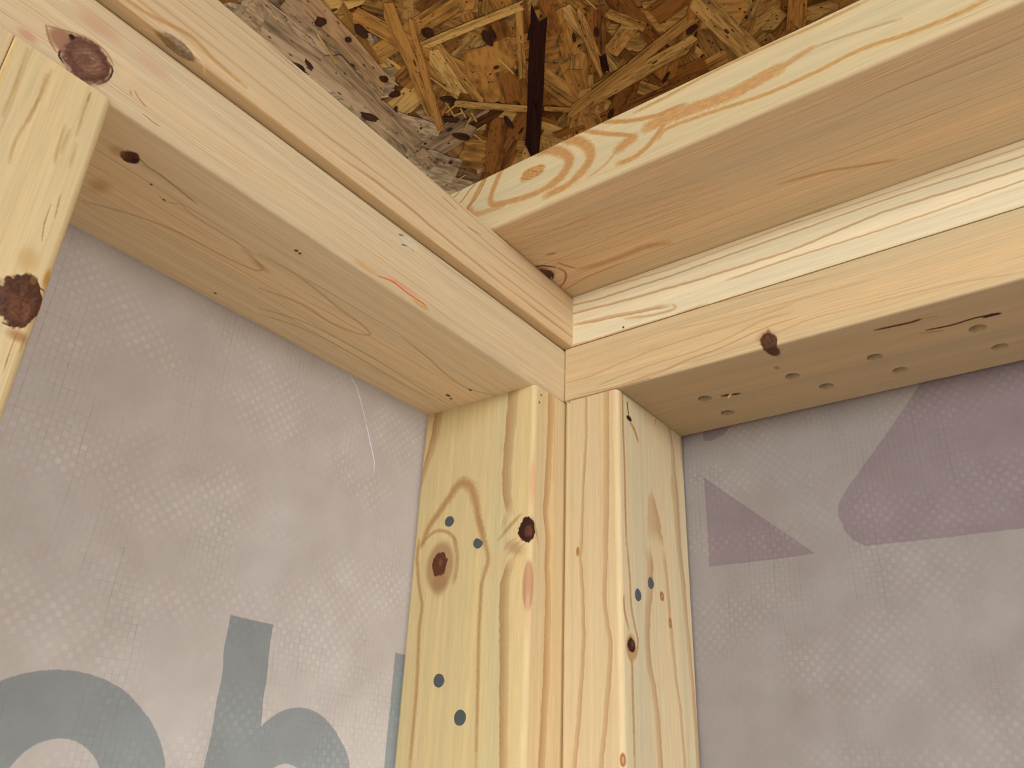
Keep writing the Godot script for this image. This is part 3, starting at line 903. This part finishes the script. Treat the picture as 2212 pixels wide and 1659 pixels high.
const TRACED := {
	"A": {
		"bands": [
			[[[-1.3,114.48,7.43],[1.4,115.36,7.43],[13.6,116.38,6.96],[27.1,118.94,6.92],[35.7,121.98,6.11],[45.9,125.37,5.29],[56.7,130.36,4.08]],0.9,0.5],
			[[[-0.1,53.94,8.59],[1.6,54.37,8.59],[18.6,55.06,8.12],[35.9,56.2,7.67],[52.8,56.8,7.22],[65.4,56.14,6.79],[73.8,54.25,6.37],[80.6,52,5.3]],0.95,0.5],
			[[[77.6,55.49,4.02],[83,56.64,4.68],[89.7,59.14,2]],0.7,0.5],
			[[[103.8,49.38,4.5],[109.3,52.19,5.8],[118.9,54.76,7.07],[131.1,54.61,6.98],[146.9,53.54,6.85],[169.6,52.5,6.37],[191.2,51.5,5.92],[211.2,50.4,5.78]],0.95,0.5],
			[[[-2.2,20.94,6.58],[3.4,21.05,6.55],[25,21.07,6.42],[42.7,21.9,6.3],[64.1,23.24,6.16],[76.6,24.43,5.59],[91.4,20.89,5.58],[107.3,21.61,5.48],[116.9,20.23,5.91],[129.1,19.65,6.3],[145,19.95,6.64],[168,20.1,6.48],[186.4,21.46,6.33],[210.3,22.91,6.55]],0.9,0.5],
			[[[-3.7,17.26,1.54],[23.4,16.75,1.5],[57.8,16.44,1.46]],0.5,0.5],
		],
		"blobs": [
			[103.2,103.7,17.63,12.5,0,[0.66,0.5,0.33],0.75,0.35,0],
			[103.2,103.7,13.78,9.93,0,[0.72,0.57,0.4],0.8,0.3,0],
			[113.7,102.6,9.18,7.99,0,[0.62,0.46,0.3],0.5,0.6,0],
			[101.8,103.84,7.74,6.08,0,[0.38,0.22,0.14],1,0.1,1],
			[101,103.19,2.76,2.21,0,[0.61,0.36,0.23],0.6,0.6,1],
			[90.2,40.59,7.43,6.38,0,[0.23,0.12,0.08],1,0.1,1],
			[91.2,39.61,4.24,3.49,0,[0.46,0.26,0.15],0.8,0.5,1],
			[99.3,49.13,5.26,9.69,0.5,[0.72,0.56,0.38],0.7,0.8,0],
			[62.5,37.66,20.96,3.62,0,[0.85,0.58,0.42],0.5,0.8,0],
			[121.1,38.49,15.45,4.61,0,[0.76,0.55,0.4],0.85,0.25,0],
			[135.4,38.56,14.53,2.12,0,[0.86,0.68,0.52],0.6,0.5,0],
			[106.5,60.73,10.5,6.6,0,[0.88,0.74,0.52],0.5,0.8,0],
			[10.3,33.43,0.93,0.96,0,[0.23,0.12,0.08],0.7,0.4,0],
			[4.7,31.71,0.94,0.97,0,[0.23,0.12,0.08],0.7,0.4,0],
		],
		"strokes": [
			[[[88.9,119.7],[78.2,115.46],[69.2,107.71],[61.8,100.89],[55,95.09],[53.4,89.92],[57.5,83.81],[67.1,79.46],[78.4,76.08],[92,71.13]],[4.64,5.8,6.89,7.58,9.03,10.05,9.14,7.53,6.33,5.15],[0.7,0.52,0.32],0.8,0.75],
			[[[76.7,76.71],[86.1,73.52],[95.2,70.42]],5.56,[0.7,0.52,0.32],0.5,0.9],
			[[[93.4,70.05],[103.2,67.45],[108.2,68.5],[117.2,71.08],[125.4,71.34],[145.6,71.13],[168.9,69.92],[211.4,68.23]],[4.45,4.71,4.37,4.02,3.66,3.59,3.49,3.33],[0.7,0.52,0.32],0.75,0.8],
			[[[85.2,122.45],[94.4,122.92],[100.9,121.76],[112.9,119.1],[125.5,115.23],[138.2,115.8],[167,114.02],[186.5,113.85],[211.9,113.92]],3.7,[0.7,0.52,0.32],0.75,0.8],
			[[[88.4,120.3],[84,115.89],[81.2,109.69],[81.9,102.12],[86.1,95.4],[91.5,91.79]],2.99,[0.7,0.52,0.32],0.6,0.5],
			[[[87.2,94.62],[97.6,90.81],[106.4,90.58],[114,92.13]],3.55,[0.7,0.52,0.32],0.6,0.5],
			[[[108.2,102.81],[111.5,102.83]],0.47,[0.38,0.22,0.14],0.8,0.5],
			[[[95.5,44.19],[98.3,49.18],[102.9,54.1]],0.97,[0.6,0.44,0.28],0.5,0.9],
			[[[97.7,41.88],[100.8,45.87],[105.6,49.47]],0.96,[0.6,0.44,0.28],0.5,0.9],
			[[[93.7,47.46],[96.1,53.16],[100.4,56.83]],0.98,[0.6,0.44,0.28],0.5,0.9],
			[[[80.6,45.47],[85.8,52.38],[93.2,60.53]],[2.61,4.29,2],[0.66,0.48,0.3],0.6,0.9],
			[[[81.8,37.73],[89.2,33.4],[97.5,30.37]],[1.6,2.82,1.54],[0.66,0.48,0.3],0.55,0.9],
		],
	},
	"B": {
		"bands": [
			[[[-0.2,15.98,2.36],[23.4,15.97,2.31],[40.7,15.03,2.28],[61.5,13.65,2.24],[89.7,12.81,2.5],[101.9,11.85,2.48],[107.1,12.67,2.77],[123.8,13.59,2.72],[143.9,14.39,2.96],[159.4,13.48,2.92],[181.7,11.7,3.15],[209.4,8.67,3.37]],0.85,0.5],
			[[[-0.1,30.2,4.56],[26.6,30.05,4.46],[43.7,29.83,4.39],[64.3,29.57,4.31],[91.9,28.78,3.9],[104.8,28.41,3.27],[125.2,27.51,2.92],[137.2,28.95,2.87],[149,31.07,3.1],[160.2,30.45,3.35],[182.1,27.92,3.3],[209.2,24.57,3.23]],0.8,0.5],
			[[[50.7,77.54,1.22],[57.9,77.86,9.11],[70.1,79.49,16.31],[85.5,80.83,22.73]],0.8,0.5],
			[[[89.6,70.34,10.38],[97.9,72.47,8.64],[115.4,71.2,7.34],[128.6,67.62,6.61],[142.7,65.78,6.48],[156.6,67.36,6.43],[167.6,71.65,6.45],[182.4,74.73,6.42],[207.1,76.03,6.28]],0.85,0.5],
			[[[85.1,88.43,6.12],[90,90.88,4.92],[106.5,93.18,4.88],[121,94.64,4.83],[136.1,95.98,4.79],[156.4,98.58,4.14],[175.9,102.98,4.12],[205.6,105.07,4.03]],0.75,0.5],
			[[[-7.1,106.85,4.9],[-0.1,106.56,4.87],[16,109.77,5.54],[30,109.86,6.85],[39.4,109.26,10.85],[52.5,110.7,9.43],[77.7,111.71,7.27],[89.3,113.2,6.58],[101.7,115.45,6.55],[119.6,116.37,5.82],[141,118.76,5.75],[166,120.53,5.65],[190,122.22,5.55],[204.7,122.13,5.47]],0.8,0.5],
			[[[-3.3,122.69,3.65],[6.5,122.99,3.62],[29.8,124.87,3.58]],0.7,0.5],
		],
		"blobs": [
			[88.2,82.63,13.48,6,0,[0.85,0.76,0.58],0.9,0.8,0],
			[150.1,47.9,8.58,6.57,0,[0.72,0.53,0.32],0.8,0.35,0],
			[148.9,47.96,3.82,4.3,0,[0.23,0.12,0.08],1,0.12,1],
			[148.1,48.75,1.92,1.78,0,[0.49,0.27,0.16],0.8,0.4,0],
			[115.2,86.16,3.22,2.96,0,[0.62,0.4,0.22],0.9,0.3,0],
			[115.2,86.16,1.61,1.18,0,[0.82,0.62,0.38],0.8,0.4,0],
			[129,95.22,3.44,2.4,0,[0.62,0.4,0.22],0.9,0.3,0],
			[129,95.22,1.72,0.96,0,[0.82,0.62,0.38],0.8,0.4,0],
			[205.2,37.72,3.76,2.3,0,[0.62,0.4,0.22],0.9,0.3,0],
			[205.2,37.72,1.88,0.92,0,[0.82,0.62,0.38],0.8,0.4,0],
			[96.7,10.34,3.23,1.25,0,[0.66,0.46,0.25],0.9,0.3,0],
			[14.4,52.08,1.86,3.5,0,[0.23,0.12,0.08],1,0.2,1],
			[0.5,3.66,0.97,0.52,0,[0.23,0.12,0.08],0.7,0.4,0],
		],
		"strokes": [
			[[[-0.8,44.33],[4.6,44.44],[21.7,44.24],[43,44.97],[67.7,45.02],[94.5,45.08]],2.78,[0.7,0.52,0.32],0.8,0.5],
			[[[94,45.96],[112,48.14],[128.1,49.01],[138.5,52.59],[145.9,55.48],[154.1,52.56]],2.6,[0.7,0.52,0.32],0.75,0.5],
			[[[156.3,47.61],[160.7,48.5],[174,48.29],[208.5,48.8]],2.96,[0.7,0.52,0.32],0.75,0.5],
			[[[124,41.05],[131.9,41.53],[141.2,45.93]],2.52,[0.68,0.47,0.3],0.7,0.5],
			[[[4.1,50.26],[7.7,50.67],[12.1,51.61]],1.46,[0.23,0.12,0.08],0.9,0.5],
			[[[16.5,53.69],[20.2,58.68],[25.3,62.46]],3.55,[0.7,0.5,0.26],0.8,0.5],
			[[[1.4,87.22],[5.7,86.25]],1.3,[0.68,0.49,0.27],0.7,0.5],
		],
	},
	"LL": {
		"bands": [
		],
		"blobs": [
			[413.6,26.99,8.76,5.85,0,[0.63,0.45,0.34],0.9,0.35,0],
			[406.9,28.5,10.48,11.37,0,[0.62,0.45,0.35],0.95,0.3,0],
			[406.5,28.61,8.75,9.1,0,[0.41,0.27,0.21],1,0.12,1],
			[406.2,28.36,6.72,6.84,0,[0.54,0.39,0.3],0.9,0.4,1],
			[407.5,29.01,3.48,3.63,0,[0.42,0.29,0.21],0.6,0.5,1],
			[413.7,23.05,1.28,1.37,0,[0.12,0.07,0.05],0.9,0.4,0],
			[426.3,34.5,4.74,2.98,0,[0.8,0.52,0.4],0.55,0.7,0],
			[406.7,10.61,13.37,5.31,0,[0.8,0.6,0.46],0.6,0.8,0],
			[384.4,10.87,13.11,4.05,0,[0.82,0.63,0.5],0.5,0.8,0],
			[392.1,22.76,4.7,5.75,0,[0.9,0.78,0.6],0.7,0.7,0],
			[236.2,5.52,7.44,3.74,0,[0.86,0.79,0.66],0.9,0.35,0],
			[373.3,60.23,4.13,4.79,0,[0.34,0.19,0.1],1,0.3,1],
			[371,60.66,1.74,2.41,0,[0.15,0.07,0.04],0.8,0.5,0],
			[378,61.47,5.07,4.77,0,[0.74,0.56,0.36],0.5,0.8,0],
			[294.2,78.46,9.49,2.61,-0.12,[0.79,0.59,0.42],0.6,0.9,0],
			[370.7,88.24,6.09,8.68,0,[0.74,0.55,0.35],0.5,0.9,0],
			[292.8,53.78,1.17,1.2,0,[0.3,0.2,0.11],0.85,0.4,0],
			[290.4,54.04,0.95,1.03,0,[0.3,0.2,0.11],0.85,0.4,0],
			[291.3,118.08,0.98,0.86,0,[0.3,0.2,0.11],0.85,0.4,0],
			[136.3,93.75,2.33,1.5,0,[0.3,0.2,0.11],0.85,0.4,0],
			[131.8,95.29,1.57,1.01,0,[0.3,0.2,0.11],0.85,0.4,0],
			[135,76.85,1.95,0.95,0,[0.3,0.2,0.11],0.85,0.4,0],
			[358.7,68.63,0.74,0.64,0,[0.3,0.2,0.11],0.85,0.4,0],
			[349.7,73.02,0.96,0.49,0,[0.3,0.2,0.11],0.85,0.4,0],
		],
		"strokes": [
			[[[413.1,35.82],[415.3,33.96],[415.2,30.36],[414.2,27.31]],0.89,[0.09,0.04,0.05],1,0.5],
			[[[398.3,23.51],[397.2,26.13],[398,30.84],[400.7,35.35]],0.81,[0.12,0.06,0.04],0.9,0.5],
			[[[422.4,25.65],[418,23.46],[413.6,21.03],[407,19.07],[401.5,19.21],[397.6,22.83]],0.94,[0.57,0.38,0.27],0.7,0.8],
			[[[422.4,25.65],[419.7,30.45],[416.5,33.25]],1.1,[0.61,0.42,0.32],0.8,0.5],
			[[[389.2,28.65],[388.4,30.14]],0.83,[0.66,0.4,0.24],0.65,0.5],
			[[[387.6,27.3],[385.6,29.16],[382.2,30.68]],0.83,[0.66,0.4,0.24],0.65,0.5],
			[[[382.2,34.68],[378,35.37],[375.1,35.34]],0.83,[0.66,0.4,0.24],0.65,0.5],
			[[[241.9,9.64],[237.3,7.96],[233.3,8.48]],1.01,[0.24,0.24,0.27],0.85,0.5],
			[[[241.3,4.53],[237,4.56],[233.2,3.69]],1.02,[0.24,0.24,0.27],0.85,0.5],
			[[[244.7,4.91],[241.4,3.71]],1.02,[0.24,0.24,0.27],0.85,0.5],
			[[[269.6,36.17],[260.3,36.37],[255.6,36.1]],4.17,[0.86,0.6,0.36],0.6,0.8],
			[[[254.6,36.6],[244.5,34.18],[234.1,35.13],[225.4,34.9],[219.3,35.04]],1.25,[0.88,0.33,0.16],0.9,0.6],
			[[[247.8,33.86],[238,32.48],[227.4,33.69]],3.76,[0.9,0.55,0.36],0.5,0.9],
			[[[228.7,36.67],[223.3,37.18],[218,36.63]],3.17,[0.78,0.6,0.3],0.6,0.7],
			[[[248.3,39.09],[237,38.93],[228.5,38.49]],2.16,[0.92,0.8,0.58],0.8,0.6],
			[[[364.1,38.03],[349.9,38.56]],1.75,[0.93,0.81,0.6],0.55,0.8],
			[[[343.9,40.09],[328.5,40.71]],1.81,[0.93,0.81,0.6],0.55,0.8],
			[[[302,39.45],[283.7,40.1]],1.98,[0.93,0.81,0.6],0.55,0.8],
			[[[224.9,39.1],[200.9,39.84]],2.28,[0.93,0.81,0.6],0.55,0.8],
			[[[199.2,37.3],[173.1,37.99]],2.4,[0.93,0.81,0.6],0.55,0.8],
			[[[140.5,33.75],[109,34.36]],2.66,[0.93,0.81,0.6],0.55,0.8],
			[[[370.5,58.02],[366.1,59.57],[360.6,59.62],[348.9,61.76],[340.4,63.2]],1.53,[0.67,0.51,0.35],0.7,0.8],
			[[[308.2,74.68],[300.6,75.66],[292.1,79.09],[294.2,83.92],[308.7,86.45],[331.1,88.25],[349.8,93.5],[369.3,103.98]],2.24,[0.74,0.55,0.37],0.5,0.9],
			[[[352.5,72.27],[348.4,73.83],[343.7,69.5],[339.4,71.05],[328.1,72.01],[313.4,71.85],[301.7,74.2]],1,[0.69,0.53,0.35],0.5,0.9],
			[[[281.7,94.99],[259.8,88.1],[238.8,89.57],[221.8,85.37],[218.3,80.01],[230.4,76.48],[246.3,74.82],[275.8,69.58],[300.7,70.88]],2.55,[0.74,0.58,0.37],0.5,0.9],
			[[[206.7,67.51],[178.4,71.69],[158,76.09],[135.9,76.54],[117.7,66.11]],2.29,[0.77,0.56,0.33],0.55,0.9],
			[[[269.4,110.62],[248.2,101.57],[219.4,99.17],[185.3,99.08],[158.2,101.21],[125.6,102.57]],1.9,[0.72,0.55,0.36],0.5,0.9],
			[[[265.7,115.33],[243.1,107.47],[213.6,105.29],[177.3,106.84],[138.3,107.16]],1.86,[0.72,0.55,0.36],0.5,0.9],
		],
	},
	"UL": {
		"bands": [
		],
		"blobs": [
			[379.4,38.93,8.75,4.23,0,[0.59,0.49,0.39],1,0.2,1],
			[384.7,39.48,6.58,2.61,0,[0.6,0.46,0.26],0.7,0.6,0],
		],
		"strokes": [
			[[[393.8,43.08],[384.9,38.44],[377.4,35.19],[369.3,36.98],[364.7,42.11]],1.34,[0.93,0.82,0.58],0.7,0.5],
			[[[405.5,35.56],[392.3,33.82],[376.7,29.23],[365,31.71],[348.3,33.09]],3.29,[0.72,0.52,0.28],0.6,0.8],
			[[[324,0.33],[318.4,0.4],[310,-1.44]],1,[0.61,0.45,0.27],0.6,0.5],
			[[[337.6,0.75],[329.5,0.75]],0.98,[0.61,0.45,0.27],0.6,0.5],
			[[[222.4,6.45],[214.5,6.62],[209.3,6.71]],1.17,[0.61,0.45,0.27],0.6,0.5],
			[[[199.6,12.52],[187.2,10.24]],1.21,[0.61,0.45,0.27],0.6,0.5],
			[[[345.2,1.98],[323.5,2.87]],0.99,[0.61,0.45,0.27],0.6,0.5],
		],
	},
	"LR": {
		"bands": [
			[[[1.4,10.68,1.42],[17.9,10.69,1.4],[41.5,9.93,1.36],[64.1,8.46,1.33],[92.6,7.82,1.29],[125.7,8.64,1.24],[151.3,8.28,1.21]],0.4,0.5],
			[[[0.8,24.66,2.07],[17.8,24.66,2.03],[41.3,21.33,2],[63.7,18.88,1.96],[92,17.93,1.9],[118.5,17.72,1.85],[150.5,15.71,1.79]],0.55,0.5],
			[[[21.8,32.57,1.99],[41.1,30.29,1.96],[63.3,28.39,1.92],[84.5,27.99,1.88],[104.8,26.22,1.84],[130.9,20.36,1.81],[149.9,20.39,1.77]],0.6,0.5],
			[[[1.5,17.04,1.05],[25.8,17.66,1.02],[48.9,17.5,1],[78.1,16.58,0.97],[112.3,14.26,0.94],[150.9,12.34,0.9]],0.35,0.5],
			[[[73.5,-3.25,1.69],[124.1,1.8,1.58],[169.2,5.28,1.49]],0.6,0.5],
			[[[72.9,9.03,1.65],[113.5,12.28,1.57],[159.4,14.2,1.48],[192.7,15.03,1.41]],0.5,0.5],
			[[[82,34.69,1.86],[121.3,32.67,1.78],[157.7,27.91,1.72],[190.6,29.09,1.65],[220.9,30.18,1.58],[255.3,34.55,1.49]],0.5,0.5],
		],
		"blobs": [
			[131.3,31.23,7.57,5.3,0,[0.66,0.46,0.28],0.6,0.8,0],
			[132.3,33.6,4.77,4.69,0,[0.38,0.23,0.14],1,0.2,1],
			[132.5,39.19,4.26,13.21,0,[0.36,0.23,0.15],1,0.35,1],
			[127.2,63.26,2.09,3.33,0,[0.69,0.47,0.28],0.8,0.6,0],
		],
		"strokes": [
			[[[9.8,35.5],[37.2,36.65],[55.8,35.43],[70.2,34.7],[84.2,32.23],[104.5,30.38],[130.4,25.78],[149.4,25.03]],[1,1.3,1.91,2.2,2.17,1.52,1.19,1.17],[0.74,0.5,0.31],0.6,0.9],
			[[[2.3,37.49],[21,38.1],[39,38.06],[59.4,37.33]],1.29,[0.7,0.42,0.26],0.6,0.9],
			[[[128,32.55],[130.3,30.06],[133.4,30.72],[135.1,34.45]],1.18,[0.08,0.03,0.03],0.95,0.5],
			[[[136.8,34.69],[135,40.78],[131.5,47.22]],1.53,[0.06,0.03,0.03],0.95,0.5],
			[[[184.8,50.07],[193.7,50.94],[201.4,51.64],[206.2,50.94]],2.43,[0.3,0.12,0.07],0.85,0.6],
			[[[206.2,50.94],[213.6,51.95]],1.92,[0.69,0.45,0.26],0.6,0.8],
			[[[206.3,63.85],[217.6,65.24],[229,64.1],[239.6,65.78]],1.96,[0.3,0.11,0.05],0.9,0.6],
			[[[233.1,65.8],[236.1,65.33],[238.9,65.85]],3.42,[0.14,0.05,0.03],0.9,0.6],
			[[[202.8,65.54],[213,68.72]],2.04,[0.69,0.43,0.24],0.7,0.7],
			[[[158,59.71],[170.4,61.23],[182.8,61.84]],2.09,[0.8,0.55,0.35],0.5,0.8],
			[[[86.6,81.2],[91.1,81.74],[96.1,83.32]],3.06,[0.16,0.09,0.05],0.9,0.5],
			[[[88.1,85.95],[90.4,82.79],[92.6,80.4]],1.84,[0.95,0.84,0.54],0.95,0.4],
		],
	},
	"UR": {
		"bands": [
			[[[-1.9,5.98,1.83],[28.3,8.43,1.77],[74.7,9.4,1.68],[150.4,8.36,1.55],[203.7,7.63,1.46],[268.4,9.72,1.33]],1,0.5],
			[[[-1.4,12.65,2.32],[61.6,16.98,2.16],[98.7,18.92,2.06],[149.1,19.73,1.95],[202.6,14.87,1.84],[266.9,16.89,1.69]],1,0.5],
			[[[28.4,2.03,1.53],[75,4.33,1.45],[151,2.75,1.34],[204.3,3.83,1.26],[269.5,4.36,1.15]],0.61,0.5],
			[[[3.4,21.37,2.52],[28.1,24.15,3.42],[61.2,28.33,2.81],[76.8,30.3,3.67]],1,0.5],
			[[[109.9,25.65,1.79],[148.6,24.88,1.71],[201,25.43,1.61],[265.5,23.72,1.48]],0.94,0.5],
			[[[0.7,36.96,2.94],[21.1,38.37,2.87],[41.4,37.93,2.82],[76.4,38.67,2.71],[100.3,37.07,2.65]],0.81,0.5],
		],
		"blobs": [
			[43.1,35.46,0.79,0.87,0,[0.23,0.12,0.08],0.9,0.4,0],
		],
		"strokes": [
			[[[77.4,30.51],[78.8,33.28],[73.5,34.13],[61,32.94],[44.9,29.64]],2.71,[0.8,0.6,0.36],0.6,0.7],
		],
	},
	"N": {
		"bands": [
		],
		"blobs": [
			[123.7,14.56,10.29,5.49,0.05,[0.79,0.57,0.33],0.95,0.3,1],
			[92.9,99.3,8.77,8.29,0,[0.27,0.15,0.13],0.95,0.45,1],
			[91.4,95.22,11.47,10.94,0,[0.59,0.36,0.24],0.5,0.6,0],
		],
		"strokes": [
			[[[104.7,-0.41],[100.7,-0.1],[96.1,9.02],[92.6,18.77],[94.5,24.74],[102.2,27.2],[114.2,29.61],[125.7,30.96],[136.9,30.29]],5.34,[0.79,0.57,0.33],0.85,0.55],
			[[[136.9,30.29],[144.2,26.92],[148.7,21.26],[149.5,16.74],[144.9,9.89],[136.3,3.19],[126.7,0.1]],8.7,[0.79,0.57,0.33],0.85,0.55],
			[[[147.1,1.38],[154.9,5.99],[161.2,13.26],[163.8,20.99],[161.2,27.42],[154.2,32.66]],8.47,[0.79,0.57,0.33],0.85,0.55],
			[[[154.2,32.66],[148,35.46],[141.6,35.88],[133.4,36.42]],5.93,[0.79,0.57,0.33],0.85,0.55],
			[[[74,22.83],[74.8,20.1],[80.5,10.64],[86.2,1.7],[90.1,-2.26]],3.92,[0.79,0.57,0.33],0.85,0.55],
			[[[76.2,23.8],[84.9,27.6],[96.2,28.56],[102.3,29.77]],5.29,[0.79,0.57,0.33],0.6,0.55],
			[[[74.5,23.07],[77.1,22.14]],8.76,[0.79,0.57,0.33],0.8,0.55],
			[[[157.6,-0.7],[172.6,9.84],[184.4,17.09],[191.7,22.4]],3.93,[0.79,0.57,0.33],0.85,0.55],
			[[[190.9,22.91],[185.9,24.12],[180.9,25.82]],8.67,[0.79,0.57,0.33],0.85,0.55],
			[[[180.9,25.82],[172.4,32.92],[162,36.43]],2.4,[0.79,0.57,0.33],0.5,0.55],
			[[[170.1,-0.52],[186.3,8.35],[204.2,14.29],[213.6,14.79],[221.3,15.81]],3.86,[0.79,0.57,0.33],0.85,0.55],
			[[[180.7,35.64],[188.9,36.45],[197,34.07],[203.5,29.1],[209.3,22.83]],4.64,[0.79,0.57,0.33],0.85,0.55],
			[[[199.2,19.69],[210.7,19.66],[229.1,21.42],[246.6,23.1],[260.2,21.79],[271.8,20.61]],9.95,[0.81,0.6,0.36],0.85,0.4],
			[[[271.8,20.61],[280,18.63],[288,17.18]],4.49,[0.81,0.6,0.37],0.8,0.5],
			[[[288,17.18],[299.3,18.56],[313.6,21.12],[327.2,24.05]],2.43,[0.72,0.55,0.33],0.5,0.8],
			[[[205.5,30.98],[210.4,26.85],[224.2,27.63],[237.4,29.44],[262.4,32.87],[286.1,33.12],[308.5,31.46],[328.9,34.51],[348.4,35.58],[361,34.51]],3.37,[0.81,0.6,0.34],0.85,0.6],
			[[[191.8,5.07],[211.5,4.41],[239.4,2.37],[265.5,2.6],[289.7,3.86],[316.3,3.4]],2.72,[0.79,0.6,0.36],0.8,0.6],
			[[[58.6,7.29],[64,3.83],[71.2,-0.63]],1.71,[0.68,0.5,0.28],0.7,0.5],
			[[[64.5,13.63],[70.6,9.79],[75.8,4.46],[80.4,1.46]],1.69,[0.68,0.5,0.28],0.75,0.5],
			[[[74.1,24.68],[74.6,17.76],[79.6,15.31],[82.6,11.63],[86.5,5.1],[88.4,0.11]],1.65,[0.7,0.48,0.26],0.8,0.5],
			[[[90.4,88.26],[98.6,90.82],[104.5,96.81]],1.78,[0.27,0.16,0.14],0.8,0.5],
			[[[91.3,91.74],[98.2,96.28],[99.1,101.19],[95.9,106.5]],1.84,[0.22,0.12,0.11],0.85,0.5],
			[[[105.3,98.06],[106.7,104.72],[102,111.95],[94.2,117.44]],1.9,[0.66,0.38,0.21],0.7,0.5],
			[[[108.6,93.13],[111.2,99.07],[114.5,104.07]],2.26,[0.62,0.35,0.19],0.6,0.8],
			[[[94.4,122.24],[109,117.98],[126.4,116.13],[142.6,115.37]],1.87,[0.8,0.52,0.28],0.6,0.5],
			[[[116.2,106.58],[130.7,108.99],[146,109.35],[161.4,108.73],[175.3,112.69]],7.19,[0.74,0.51,0.29],0.55,0.9],
			[[[107.5,82.71],[112.9,84.24]],1.72,[0.52,0.31,0.17],0.7,0.5],
			[[[248.9,98.09],[273.4,102.19],[288.3,107.69],[304.6,112.76]],3.03,[0.72,0.49,0.26],0.55,0.8],
			[[[83.3,54.68],[107.2,60.03],[141.5,66.5],[180.9,72.61],[224,79.47]],1.58,[0.9,0.62,0.35],0.6,0.8],
			[[[83.9,60.42],[105.2,65.15],[138.8,70.83],[177.7,78.55],[222.2,83.58]],1.6,[0.9,0.62,0.35],0.6,0.8],
			[[[84.5,66.25],[105.3,71.82],[134.3,77.92],[174.9,83.76],[220,88.62]],1.65,[0.9,0.62,0.35],0.6,0.8],
			[[[86,69.94],[105.9,80.29],[129.1,86.16],[172,89.09],[217.7,93.76]],1.7,[0.9,0.62,0.35],0.6,0.8],
			[[[86.8,73.28],[104.2,87.47],[120.2,95.17],[145,97.94],[173.8,98.97],[215,99.9]],1.74,[0.9,0.62,0.35],0.6,0.8],
			[[[83.3,48.16],[110.9,54.87],[144.2,62.25],[183.6,67.64],[226.2,74.62]],1.55,[0.9,0.62,0.35],0.6,0.8],
		],
	},
	"F": {
		"bands": [
		],
		"blobs": [
			[90.9,7.06,10.08,6.88,0,[0.35,0.22,0.15],1,0.12,1],
			[93.6,6.55,6.45,4.75,0,[0.46,0.28,0.19],0.8,0.5,1],
			[82.5,5.49,2.35,1.35,0,[0.52,0.38,0.22],0.9,0.4,0],
			[91.1,0.24,4.3,1.65,0,[0.51,0.24,0.07],0.8,0.6,0],
			[76.3,8.82,6.8,4.83,0,[0.8,0.64,0.4],0.7,0.9,0],
			[79.2,1.19,4.8,1.95,0,[0.76,0.51,0.2],0.7,0.7,0],
			[102.4,3.89,2.84,5.28,0,[0.6,0.38,0.22],0.6,0.8,0],
		],
		"strokes": [
			[[[3.9,22.5],[14.9,22.5],[28.2,23.24]],1.79,[0.7,0.54,0.33],0.55,0.95],
			[[[6.8,23.27],[21.6,22.87],[37.3,24.33],[46.7,23.7]],1.71,[0.7,0.54,0.33],0.55,0.95],
			[[[2.7,8.35],[11.8,8.41],[22.4,7.96]],1.94,[0.7,0.54,0.33],0.55,0.95],
			[[[21.6,12.38],[31.8,11.89],[37.6,11.33]],1.85,[0.7,0.54,0.33],0.55,0.95],
			[[[25.9,6.96],[36.1,6.54]],1.89,[0.7,0.54,0.33],0.55,0.95],
			[[[22.3,10.52],[33,10.72]],1.85,[0.7,0.54,0.33],0.55,0.95],
			[[[1.8,31.18],[19.6,30.45],[32,30.41]],1.7,[0.7,0.54,0.33],0.55,0.95],
			[[[2.7,8.35],[7.2,8.31]],0.9,[0.6,0.4,0.2],0.6,0.7],
			[[[-3.2,36.6],[11.1,35.32],[25.4,34.68]],3.36,[0.88,0.71,0.42],0.6,0.95],
			[[[83.7,8.39],[85.4,7.2],[85.7,5.51],[85.7,3.77]],[0.8,2.93,3.5,1.09],[0.06,0.04,0.04],0.95,0.4],
			[[[86.5,12.49],[86.5,10.81],[85.6,9.25],[83.3,8.36]],[1.29,1.17,0.92,0.8],[0.07,0.04,0.04],0.9,0.5],
			[[[90,11.01],[89.6,8.82],[89.6,7],[88.5,5.88],[87.3,5.17]],[0.65,2.1,3.18,2.67,0.81],[0.76,0.68,0.48],1,0.25],
			[[[91.3,6.21],[92.4,4.59],[93.9,3.07]],[1.86,2.94,2.15],[0.54,0.34,0.2],0.7,0.8],
			[[[86.5,3.95],[88.1,2.14],[90.3,0.66],[94.1,0.35]],[1.36,1.91,2.19,1.09],[0.49,0.26,0.11],0.8,0.7],
			[[[80.6,6.94],[81.9,4.47],[83.7,2.88],[83.7,0.31]],0.68,[0.27,0.14,0.04],0.9,0.5],
			[[[100.2,9.5],[100.1,6.71],[98.1,3.03]],0.52,[0.16,0.08,0.04],0.9,0.5],
			[[[53.2,8.02],[60.9,7.95],[67.8,6.84]],0.55,[0.58,0.4,0.22],0.6,0.5],
			[[[48.1,6.33],[57.4,5.53]],0.56,[0.58,0.4,0.22],0.6,0.5],
			[[[101.9,4.73],[108.6,4.82],[114.9,4.55]],0.52,[0.58,0.4,0.22],0.6,0.5],
			[[[100.4,1.6],[107.2,1.73]],0.53,[0.58,0.4,0.22],0.6,0.5],
		],
	},
}
